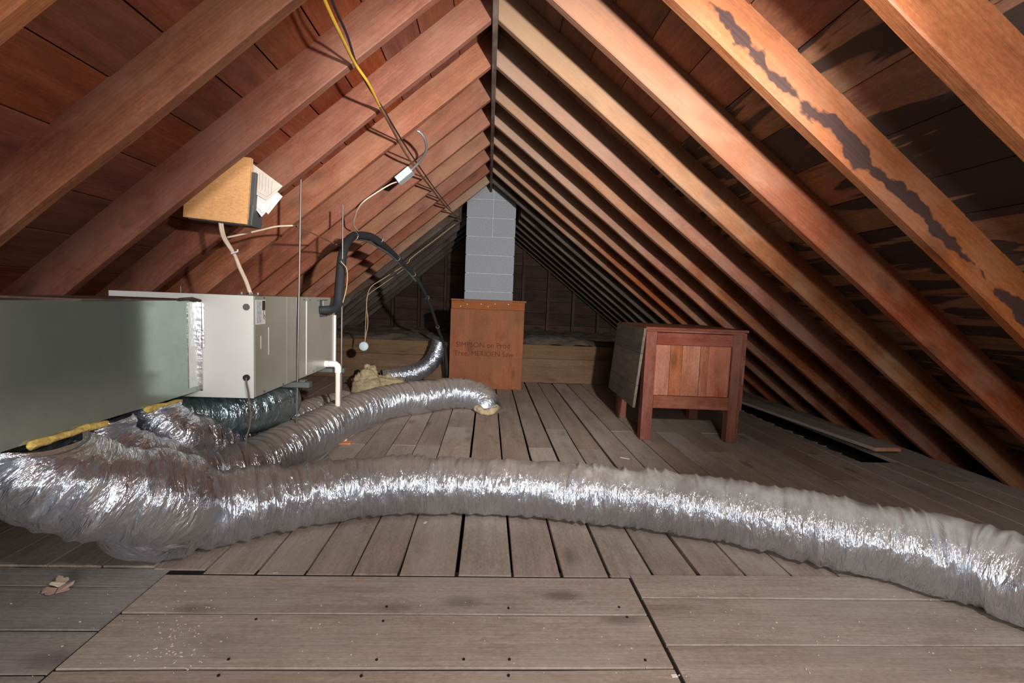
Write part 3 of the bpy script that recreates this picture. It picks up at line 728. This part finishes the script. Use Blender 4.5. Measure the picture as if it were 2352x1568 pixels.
# ------------------------------------------------------------------ foil flexible ducts
def flex(name, P, R, mat, label, nv=88, step=.006, wr=.006, ring=0.0, ringp=.04, seed=1, flat=True, zmin=.002, pleat=None, trunk=False):
    pts, rad, s = spline(P, step, R); n = len(pts); rg = np.random.default_rng(seed)
    L = s[-1]
    T = np.gradient(pts, axis=0); T /= np.linalg.norm(T, axis=1)[:, None]
    Nn = np.zeros_like(T); Nn[0] = np.cross(T[0], [0, 1, .3]); Nn[0] /= np.linalg.norm(Nn[0])
    for i in range(1, n):
        v = Nn[i-1]-T[i]*np.dot(Nn[i-1], T[i]); Nn[i] = v/np.linalg.norm(v)
    Bn = np.cross(T, Nn)
    a = np.linspace(0, 2*PI, nv, endpoint=False)
    big = val_noise(n, nv, max(3, int(L/.13)), 4, rg)-.5
    w1 = val_noise(n, nv, max(6, int(L/.028)), 6, rg); w1 = 1-np.abs(2*w1-1)
    w2 = val_noise(n, nv, max(8, int(L/.014)), 11, rg)-.5
    env = .45+1.1*val_noise(n, nv, max(4, int(L/.2)), 5, rg)
    dsp = big*.012 + (w1-.5)*wr*env*1.7 + w2*wr*.9
    if pleat is not None:
        pf = np.interp(s, pleat[0], pleat[1])[:, None]
        w3 = val_noise(n, nv, max(6, int(L/.045)), 4, rg); dsp = dsp + ((1-np.abs(2*w3-1))-.5)*.017*pf
    if ring > 0:
        ph = s[:, None]/ringp*2*PI + a[None]; dsp = dsp + ring*(np.abs(np.sin(ph/2))-.5)
    rr = rad[:, None]+dsp
    V = pts[:, None]+rr[:, :, None]*(np.cos(a)[None, :, None]*Nn[:, None]+np.sin(a)[None, :, None]*Bn[:, None])
    if flat:
        z = V[:, :, 2]; zz = np.where(z < .02, .02-(.02-z)*.25, z); V[:, :, 2] = np.maximum(zz, zmin)
    if trunk:      # gathered up against the underside of the trunk
        lim = .4385 - .45*np.maximum(0, V[:, :, 0]-(-1.062)); near = (s < .27)[:, None] & (V[:, :, 0] > -5)
        V[:, :, 2] = np.where(near, np.minimum(V[:, :, 2], lim), V[:, :, 2])
    U = np.stack([np.repeat(s[:, None], nv, 1), np.repeat((a*.11)[None], n, 0)], -1)
    o = grid_mesh(name, V, mat, close_v=True, uv=U)
    return o, pts, rad
def pz(px, py, z): p = at(px, py, Z=z); return (p.x, p.y, z)

fd = empty('flexible_duct', (0, 1.9, 0), label='big silver foil flexible duct snaking across the whole foreground', cat='duct')
def py_(px, py, Y): p = at(px, py, Y=Y); return (p.x, p.y, p.z)
P1 = [(-1.13, 1.19, .438), (-1.12, 1.195, .40), (-1.065, 1.215, .335), (-.975, 1.28, .27), (-.885, 1.39, .20), pz(350, 1184, .145), pz(500, 1165, .118), pz(700, 1134, .108), pz(870, 1114, .106), pz(1030, 1112, .106), pz(1250, 1123, .106), pz(1440, 1141, .107), pz(1640, 1167, .108), pz(1773, 1194, .109), pz(1916, 1222, .111), pz(2070, 1256, .113), pz(2213, 1288, .115), pz(2352, 1335, .118), pz(2560, 1410, .12), pz(2900, 1560, .12)]
R1 = [.12, .122, .122, .12, .12, .122, .116, .11, .106, .105, .106, .107, .108, .11, .112, .114, .117, .12, .12, .12]
o, _, _ = flex('foil_jacket', P1, R1, M['foil'], '', trunk=True, nv=144, step=.004, wr=.007, seed=3, pleat=([0, .5, .9, 1.4], [1, 1, .5, 0.15]))
o.parent = fd; o.location = (0, -1.9, 0)
fib = MB()
def fibre_strip(P, r, seed, name, parent, mat='fibre_yellow', off=(0, 0, 0)):
    pts, rad, s = spline(P, .008, [r]*len(P)); rg = np.random.default_rng(seed)
    n = len(pts); nv = 16; a = np.linspace(0, 2*PI, nv, endpoint=False)
    T = np.gradient(pts, axis=0); T /= np.linalg.norm(T, axis=1)[:, None]
    Nn = np.cross(T, [0, 0, 1]); Nn /= np.linalg.norm(Nn, axis=1)[:, None]; Bn = np.cross(T, Nn)
    rr = r*(.55+.9*val_noise(n, nv, max(4, n//3), 8, rg)); rr[0] *= .1; rr[-1] *= .1
    V = pts[:, None]+rr[:, :, None]*(np.cos(a)[None, :, None]*Nn[:, None]+np.sin(a)[None, :, None]*Bn[:, None])
    o = grid_mesh(name, V, M[mat], close_v=True); o.parent = parent; o.location = off; return o
def tx(px, py): return at(px, py+5, X=TX1+.006)
o = fibre_strip([tx(60, 1022), tx(130, 1000), tx(200, 978), tx(250, 966)], .0085, 4, 'insulation_edge', fd, off=(0, -1.9, 0)); o['label'] = 'yellow glass fibre edge'

fd2 = empty('flexible_duct', (-.5, 2.5, 0), label='second silver flexible duct curving back to a floor hole before the plywood box', cat='duct')
P2 = [(-1.13, 1.42, .438), (-1.12, 1.42, .37), (-1.065, 1.445, .29), py_(385, 1088, 1.56), py_(455, 1093, 1.76), pz(560, 1078, .112), pz(640, 1040, .112), pz(700, 1006, .112), pz(800, 955, .113), pz(887, 924, .114), pz(1001, 907, .115), pz(1062, 903, .112), pz(1103, 913, .085), pz(1122, 935, .02), pz(1126, 945, -.08)]
R2 = [.08, .086, .094, .102, .104, .108, .112, .112, .112, .113, .113, .11, .105, .1, .1]
o, _, _ = flex('foil_jacket', P2, R2, M['foil_dusty'], '', trunk=True, nv=96, step=.005, wr=.0045, ring=.0035, ringp=.045, seed=8, flat=False, pleat=([0, .5, .8], [1, 1, .1]))
o.parent = fd2; o.location = (.5, -2.5, 0)
o = fibre_strip([at(1092, 938, Z=.03), at(1110, 944, Z=.025), at(1130, 945, Z=.03), at(1143, 932, Z=.04)], .022, 9, 'insulation_edge', fd2, 'fibre_tan', (.5, -2.5, 0)); o['label'] = 'tan glass fibre collar'

fd3 = empty('flexible_duct', (-1.0, 2.2, 0), label='third flexible duct, brown with dust, lying behind the second one', cat='duct')
P3 = [(-1.12, 1.63, .438), (-1.11, 1.63, .38), (-1.05, 1.65, .31), py_(450, 1012, 1.78), py_(520, 1010, 2.05), py_(600, 993, 2.4), py_(700, 955, 2.8), py_(790, 925, 3.15)]
R3 = [.075, .08, .082, .086, .082, .084, .085, .085]
o, _, _ = flex('foil_jacket', P3, R3, M['foil_dusty'], '', trunk=True, nv=80, step=.006, wr=.005, ring=.003, ringp=.045, seed=12, flat=True, pleat=([0, .4, .7], [1, 1, .1]))
o.parent = fd3; o.location = (1.0, -2.2, 0)
o = fibre_strip([tx(330, 938), tx(360, 930), tx(395, 921), tx(418, 916)], .0085, 5, 'insulation_edge', fd3, off=(1.0, -2.2, 0)); o['label'] = 'yellow glass fibre edge'

fd4 = empty('flexible_duct', (-1.1, 2.2, 0), label='dark shiny flexible duct in the shade under the air handler', cat='duct')
P4 = [(-1.25, 1.72, .33), (-1.15, 1.9, .318), (-1.03, 2.06, .31), (-.99, 2.25, .30), (-1.08, 2.5, .27), (-1.25, 2.75, .22)]
o, _, _ = flex('foil_jacket', P4, [.1]*6, M['foil_shaded'], '', nv=72, step=.006, wr=.003, ring=.004, ringp=.035, seed=15, flat=False)
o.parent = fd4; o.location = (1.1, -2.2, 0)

fd5 = empty('flexible_duct', (-.5, 4.4, 0), label='small silver flexible duct rising beside the plywood box at back left', cat='duct')
P5 = [(-.44, 4.50, .42), (-.46, 4.50, .34), (-.52, 4.50, .22), (-.64, 4.48, .13), (-.82, 4.42, .085), (-.95, 4.36, .08)]
o, _, _ = flex('foil_jacket', P5, [.07, .075, .078, .078, .075, .07], M['foil_dusty'], '', nv=56, step=.006, wr=.004, ring=.004, ringp=.05, seed=21, flat=False)
o.parent = fd5; o.location = (.5, -4.4, 0)

# insulation batt heap
def heap(name, cx, cy, rx, ry, h, seed, mat, rot=0):
    rg = np.random.default_rng(seed); n, nv = 26, 48; a = np.linspace(0, 2*PI, nv, endpoint=False); ph = np.linspace(0, PI/2, n)
    nz = val_noise(n, nv, 4, 6, rg)*.7+val_noise(n, nv, 12, 20, rg)*.3; rr = .7+.6*nz
    x = np.sin(ph)[:, None]*np.cos(a)[None]*rx*rr; y = np.sin(ph)[:, None]*np.sin(a)[None]*ry*rr; z = np.cos(ph)[:, None]*h*rr*np.ones(nv)[None]+.001
    c, s_ = math.cos(rot), math.sin(rot)
    V = np.stack([cx+c*x-s_*y, cy+s_*x+c*y, z], -1)
    return grid_mesh(name, V, M[mat], close_v=True)
bt = empty('insulation_batt', (-1.15, 4.1, 0), label='torn tan glass fibre batt heaped on the floor behind the drain pipe', cat='insulation')
for (cx, cy, rx, ry, h, sd, rt_) in ((-1.02, 4.12, .14, .12, .20, 1, .3), (-.85, 4.2, .2, .11, .13, 2, -.1)):
    o = heap('fibre_lump', cx, cy, rx, ry, h, sd, 'fibre_tan', rt_); o.parent = bt; o.location = (1.15, -4.1, 0)
o = MB().box((0, 0, 0), (.16, .05, .008), .001).build('paper_facing', M['crate'], bt); o.matrix_local = frame((0.01, -.06, .11), (.85, 0, -.53), (0, 1, 0), (.53, 0, .85))

# ------------------------------------------------------------------ control board, box, papers
YB = 1.90
tl_, tr2, br_, bl_ = at(590, 330, Y=YB), at(579, 372, Y=YB), at(566, 515, Y=YB), at(423, 498, Y=YB)
ctl = empty('control_board', tuple(br_), label='orange plywood board fixed behind the second left rafter', cat='board')
ux = (br_-bl_).normalized(); uz = (tr2-br_).normalized(); wB = .236; hB = .25
uz = (uz - ux*uz.dot(ux)).normalized(); uy = uz.cross(ux)
o = MB().box((-wB, 0, 0), (0, .012, hB), .001).build('face_board', M['ply_orange'], ctl); o.matrix_local = frame((0, 0, 0), ux, uy, uz)
o = MB().box((-.006, .0121, .02), (.0, .02, hB), .001).build('edge_strip', M['ply_orange'], ctl); o.matrix_local = frame((0, 0, 0), ux, uy, uz)
eb = empty('electrical_box', tuple(br_), label='dark grey metal box mounted behind the orange plywood board', cat='box')
o = MB().box((-wB+.01, .013, -.004), (.016, .09, .2), .002).build('enclosure', M['dark_box'], eb); o.matrix_local = frame((0, 0, 0), ux, uy, uz)
o = MB().box((.008, .006, -.002), (.017, .0125, .075), .001).build('hinge_flange', M['steel_dark'], eb); o.matrix_local = frame((0, 0, 0), ux, uy, uz)
def paper(pix, y, mat, label, lines=None, fold=0):
    n = len(pix); q = [at(a, b_, Y=y+.015*i*0) for a, b_ in pix]
    v = [p for p in q] + [p+Vector((0, .0012, 0)) for p in q]
    f = [tuple(range(n)), tuple(reversed(range(n, 2*n)))]+[(i, (i+1) % n, n+(i+1) % n, n+i) for i in range(n)]
    c = sum(q, Vector())/n; e = empty('paper_sheet', tuple(c), label=label, cat='paper', group='papers tucked by the board')
    mb = MB().add([p-c for p in v], f); mb.build('sheet', M[mat], e)
    if lines:
        lm = MB()
        for (a, b_) in lines: lm.tube([at(*a, Y=y-.0006)-c, at(*b_, Y=y-.0006)-c], .0006, 4)
        lm.build('printed_lines', M['ink'], e)['kind'] = 'stuff'
YP = YB+.03
paper([(570, 458), (601, 498), (611, 487), (616, 492), (649, 451), (634, 438), (578, 430)], YP+.006, 'paper', 'white drawing sheet lowest of the papers beside the orange board', [((573, 463), (602, 489)), ((602, 489), (606, 486)), ((585, 470), (600, 484)), ((618, 479), (622, 474)), ((636, 444), (642, 449))])
paper([(578, 374), (649, 427), (637, 440), (612, 460), (573, 438)], YP, 'paper_tan', 'creased tan typed page topmost beside the orange board', [((583+i*7, 386+i*5), (581+i*7, 428+i*3)) for i in range(7)]+[((577, 432), (613, 452)), ((613, 452), (643, 428))])

# ------------------------------------------------------------------ cables and pipes
def cable(name, P, r, mat, label, cat='cable', n=8, group=None, step=.01):
    pts, _, _ = spline(P, step, [1]*len(P))
    o = MB().tube([tuple(p) for p in pts], r, n).build(name, M[mat], smooth=True); return tag(o, label, cat, group)
def un(px, py, off=.008):      # a point on the underside plane of the left rafters
    d = fw + rt*((px-1176)/F_PX) - up*((py-784)/F_PX); t = (HZ-.012-off-CAM_H+.849*0)/(d.z-.849*d.x)
    return Vector((0, 0, CAM_H))+d*t
def yp(px, py, Y): p = at(px, py, Y=Y); return (p.x, p.y, p.z)
cable('yellow_cable', [un(735, -30), un(750, 10, .02), un(780, 75, .03), un(815, 145), un(845, 190, .03), un(872, 243)], .0055, 'cable_yellow', 'bright yellow cable stapled along the left rafters at the top')
cable('black_cable', [un(752, -30, .01), un(770, 20, .02), un(797, 80, .01), un(820, 150, .006), un(850, 205, .02), un(880, 250, .008), un(925, 325, .01), un(965, 385, .01), un(1000, 435, .01), un(1035, 480, .008)], .004, 'cable_black', 'thin black cable running beside the yellow one under the left rafters')
cable('brown_cable', [un(872, 243, .01), un(890, 275, .02), un(915, 322, .01), un(940, 365, .025), un(985, 425, .01), un(1020, 470, .02), un(1045, 493, .01), un(1058, 505, .01)], .006, 'cable_brown', 'brown cable carrying on from the yellow one towards the chimney')
cable('lamp_cable', [yp(1045, 515, 4.9), yp(1000, 550, 4.75), yp(945, 592, 4.5), yp(935, 605, 4.45), yp(880, 640, 4.2), yp(850, 662, 4.1), yp(842, 700, 4.0), yp(845, 740, 4.0), yp(838, 785, 4.0)], .0035, 'cable_tan', 'tan cable drooping to the hanging pale blue disc')
cable('lamp_cable', [yp(928, 617, 4.46), yp(880, 652, 4.22), yp(848, 675, 4.08), yp(842, 690, 4.02), yp(840, 740, 4.02), yp(838, 786, 4.0)], .003, 'cable_tan', 'thinner return cable beside the one holding the blue disc')
p = at(835.5, 795, Y=4.0)
ds = MB().tube([(p.x, p.y-.014, p.z), (p.x, p.y-.008, p.z), (p.x, p.y+.008, p.z), (p.x, p.y+.012, p.z)], [.032, .038, .038, .03], 32).build('ceiling_rose', M['disc'], smooth=True)
tag(ds, 'pale blue round plastic fitting hanging from the tan cable', 'fitting')
# junction box + conduit
jp = un(929, 403, .03); th, dl, nl = side_frame(-1)
jb = empty('junction_box', tuple(jp), label='small pale zinc junction box below the rafters with conduit', cat='box')
zz = -nl; xx = dl; yy = zz.cross(xx)
o = MB().box((-.052, -.035, -.02), (.052, .035, .02), .002).build('box_body', M['zinc_box'], jb); o.matrix_local = frame((0, 0, 0), (xx*.97+Vector((0, .1, 0))).normalized(), yy, zz)
o = MB().box((-.054, -.037, .0201), (.054, .037, .0225), .0005).build('cover_plate', M['zinc_box'], jb); o.matrix_local = frame((0, 0, 0), (xx*.97+Vector((0, .1, 0))).normalized(), yy, zz)
cpts = [un(945, 390, .03), un(965, 370, .06), un(979, 345, .07), un(976, 320, .05), un(966, 305, .02), un(957, 300, .0)]
pts, _, s = spline(cpts, .0025, [1]*len(cpts)); rr = [.007+.0012*math.sin(i*2.1) for i in range(len(pts))]
tag(MB().tube([tuple(p) for p in pts], rr, 10).build('armoured_conduit', M['conduit'], smooth=True), 'curved silver armoured conduit above the zinc junction box', 'conduit')
cable('white_cable', [un(914, 417, .03), un(895, 424, .03), un(862, 444, .02), un(835, 463, .015), un(822, 480, .01), un(816, 497, .01), un(812, 515, .01), un(822, 530, .02), un(838, 541, .02)], .0042, 'cable_white', 'white cable leaving the left end of the junction box')
# white cables from board down to the air handler
for i, (dx, lab) in enumerate(((0, 'thick cream cable looping from orange board to air handler'), (5, 'second cream cable tied beside the thick one above the air handler'))):
    q = [yp(505+dx, 508, 1.93), yp(508+dx, 530, 1.93), yp(514+dx, 548, 1.92), yp(528+dx*.8, 570, 1.91), yp(540+dx*.3, 588, 1.9), yp(550+dx*.6, 615, 1.89), yp(564+dx*.6, 645, 1.875), yp(575+dx*.6, 676, 1.862)]
    cable('cream_cable', q, .0062 if i == 0 else .0045, 'cable_white', lab)
p = at(540, 580, Y=1.885); tag(MB().tube([p+Vector((-.012, -.004, -.004)), p+Vector((.012, -.006, .004)), p+Vector((.014, -.008, .012))], .003, 6).build('cable_tie', M['paper']), 'white cable tie around the cream cables', 'tie')
cable('thin_cable', [yp(522, 545, 2.05), yp(560, 537, 2.1), yp(600, 528, 2.15), yp(635, 520, 2.2), yp(672, 518, 2.24)], .004, 'cable_white', 'cream cable stretched from electrical box to the long rod')
cable('thin_cable', [yp(675, 518, 2.24), yp(710, 532, 2.4), yp(738, 545, 2.6), yp(760, 556, 2.8), yp(780, 565, 2.9)], .0035, 'cable_brown', 'dull brown cable sagging right of the long rod')
cable('power_cord', [(GP.x, AY0-.004, GP.z), (GP.x+.004, AY0-.012, GP.z-.02), yp(570, 900, 1.8), yp(573, 930, 1.8), yp(577, 955, 1.8), yp(572, 985, 1.79), yp(566, 1005, 1.78), yp(566, 1040, 1.775), yp(571, 1070, 1.77)], .0034, 'cord_brown', 'grey brown cord hanging from the grommet on the front panel', 'cord')
# black insulated refrigerant pipe
lp = empty('insulated_pipe', (-.8, 2.6, .73), label='black foam insulated pipe arching up from the air handler and over', cat='pipe')
PP = [(AX1+.004, 2.5, at(739, 712, Y=2.5).z), yp(752, 711, 2.52), yp(768, 708, 2.56), yp(777, 695, 2.6), yp(779, 670, 2.62), yp(783, 620, 2.66), yp(788, 580, 2.7), yp(800, 552, 2.8), yp(818, 541, 2.95), yp(850, 543, 3.1), yp(872, 556, 3.2)]
pts, rad, _ = spline(PP, .012, [.021]*3+[.025]*3+[.024]*5)
o = MB().tube([tuple(p) for p in pts], [r for r in rad], 14).build('foam_sleeve', M['black_rubber'], lp, smooth=True, loc=(.8, -2.6, -.73))
PP = [yp(868, 554, 3.2), yp(895, 575, 3.4), yp(925, 605, 3.6), yp(950, 630, 3.75), yp(972, 665, 3.9), yp(992, 712, 4.1), yp(1008, 760, 4.3), yp(1022, 800, 4.44), yp(1028, 862, 4.5)]
pts, rad, _ = spline(PP, .012, [.024, .02, .018, .017, .014, .013, .013, .014, .014])
MB().tube([tuple(p) for p in pts], [r for r in rad], 12).build('foam_sleeve', M['black_rubber'], lp, smooth=True, loc=(.8, -2.6, -.73))
PP = [yp(812, 548, 2.92), yp(840, 552, 3.1), yp(868, 566, 3.25), yp(900, 588, 3.45), yp(930, 616, 3.65), yp(955, 645, 3.8)]
pts, rad, _ = spline(PP, .012, [.009]*6)
MB().tube([tuple(p) for p in pts], .009, 10).build('bare_pipe', M['steel_dark'], lp, smooth=True, loc=(.8, -2.6, -.73))
for (px, py, Y, r) in ((812, 541, 2.9, .027), (870, 548, 3.18, .027), (912, 592, 3.5, .021), (949, 629, 3.73, .019), (981, 683, 3.98, .016), (1005, 750, 4.25, .015)):
    p = Vector(yp(px, py, Y)); ring = [p + Vector((r*math.cos(t), 0, r*math.sin(t))) for t in np.linspace(0, 2*PI, 14)]
    MB().tube(ring, .0025, 6).build('pipe_tie', M['steel'], lp, loc=(.8, -2.6, -.73))
cable('copper_wire', [yp(783, 600, 2.6), yp(797, 620, 2.6), yp(796, 660, 2.6), yp(787, 696, 2.6)], .0022, 'cable_tan', 'thin copper coloured wire bowed beside the black pipe')

# ------------------------------------------------------------------ small litter
lf = empty('dry_leaf', tuple(at(133, 1345, Z=.012)), label='dry pale maple leaf lying on the grey boards bottom left', cat='leaf')
def leaf_part(pix, z0, z1, mat):
    c = at(133, 1345, Z=.012); q = []
    for i, (a, b_) in enumerate(pix): q.append(at(60+a/11.76, 1290+b_/11.76, Z=z0+(z1-z0)*(b_ < 600))-c)
    n = len(q); v = q+[p-Vector((0, 0, .0008)) for p in q]
    MB().add(v, [tuple(range(n)), tuple(reversed(range(n, 2*n)))]+[(i, (i+1) % n, n+(i+1) % n, n+i) for i in range(n)]).build('leaf_lobe', M[mat], lf)
leaf_part([(860, 680), (620, 605), (680, 540), (800, 530), (800, 450), (880, 360), (1000, 380), (1010, 430), (1140, 400), (1165, 470), (1060, 570)], .012, .02, 'leaf')
leaf_part([(880, 690), (1050, 600), (1310, 500), (1280, 600), (1150, 670), (1170, 740), (1000, 800), (790, 850)], .010, .014, 'leaf_pink')
leaf_part([(850, 700), (560, 670), (450, 740), (410, 840), (520, 830), (500, 880), (620, 890), (780, 830)], .008, .01, 'leaf_pink')
def chip(px, py, w, h, rot, mat, label, cat='scrap', name='paper_chip', z=.001):
    p = at(px, py, Z=z); o = MB().box((-w/2, -h/2, 0), (w/2, h/2, .0012), .0003).build(name, M[mat], loc=(p.x, p.y, z), rot=(0, 0, rot)); return tag(o, label, cat, group='litter on the floor')
chip(977, 1200, .009, .017, -.4, 'paper', 'small white paper chip on planks in front of big duct')
chip(1435, 1052, .05, .014, -.5, 'paper', 'pale paper strip on planks near the crate')
chip(828, 1330, .024, .004, .1, 'scrap', 'orange wood splinter at the front board edge', 'splinter', 'wood_splinter')
chip(633, 1315, .016, .008, .2, 'leaf_pink', 'tiny pink leaf scrap at the left board joint', 'leaf', 'leaf_scrap')
chip(1549, 1552, .014, .009, .1, 'paper', 'white chip by the board seam at the bottom right')
chip(1403, 1324, .006, .009, .1, 'scrap', 'orange crumb stuck in the plank gap', 'splinter', 'wood_crumb')
cable('zip_tie', [yp(1772, 1264, at(1772, 1264, Z=.01).y), pz(1785, 1268, .008), pz(1800, 1271, .006), pz(1815, 1277, .004)], .0022, 'paper', 'white plastic zip tie lying against the big duct', 'tie')
db = MB(); rg = random.Random(3)
for i in range(220):
    if i < 90: px, py = rg.gauss(400, 45), rg.gauss(1470, 38)
    else: px, py = rg.uniform(20, 2300), rg.uniform(1340, 1560)
    if py < 1330: continue
    p = at(px, py, Z=.0035 if px > 1500 else .001); s_ = rg.uniform(.0008, .0022); a = rg.uniform(0, 3)
    db.box((-s_, -s_*.6, 0), (s_, s_*.6, s_*.7), 0, Matrix.Translation(p) @ Matrix.Rotation(a, 4, 'Z'))
tag(db.build('dust_crumbs', M['paper_tan']), 'pale crumbs and grit scattered on the front boards', 'debris', kind='stuff')
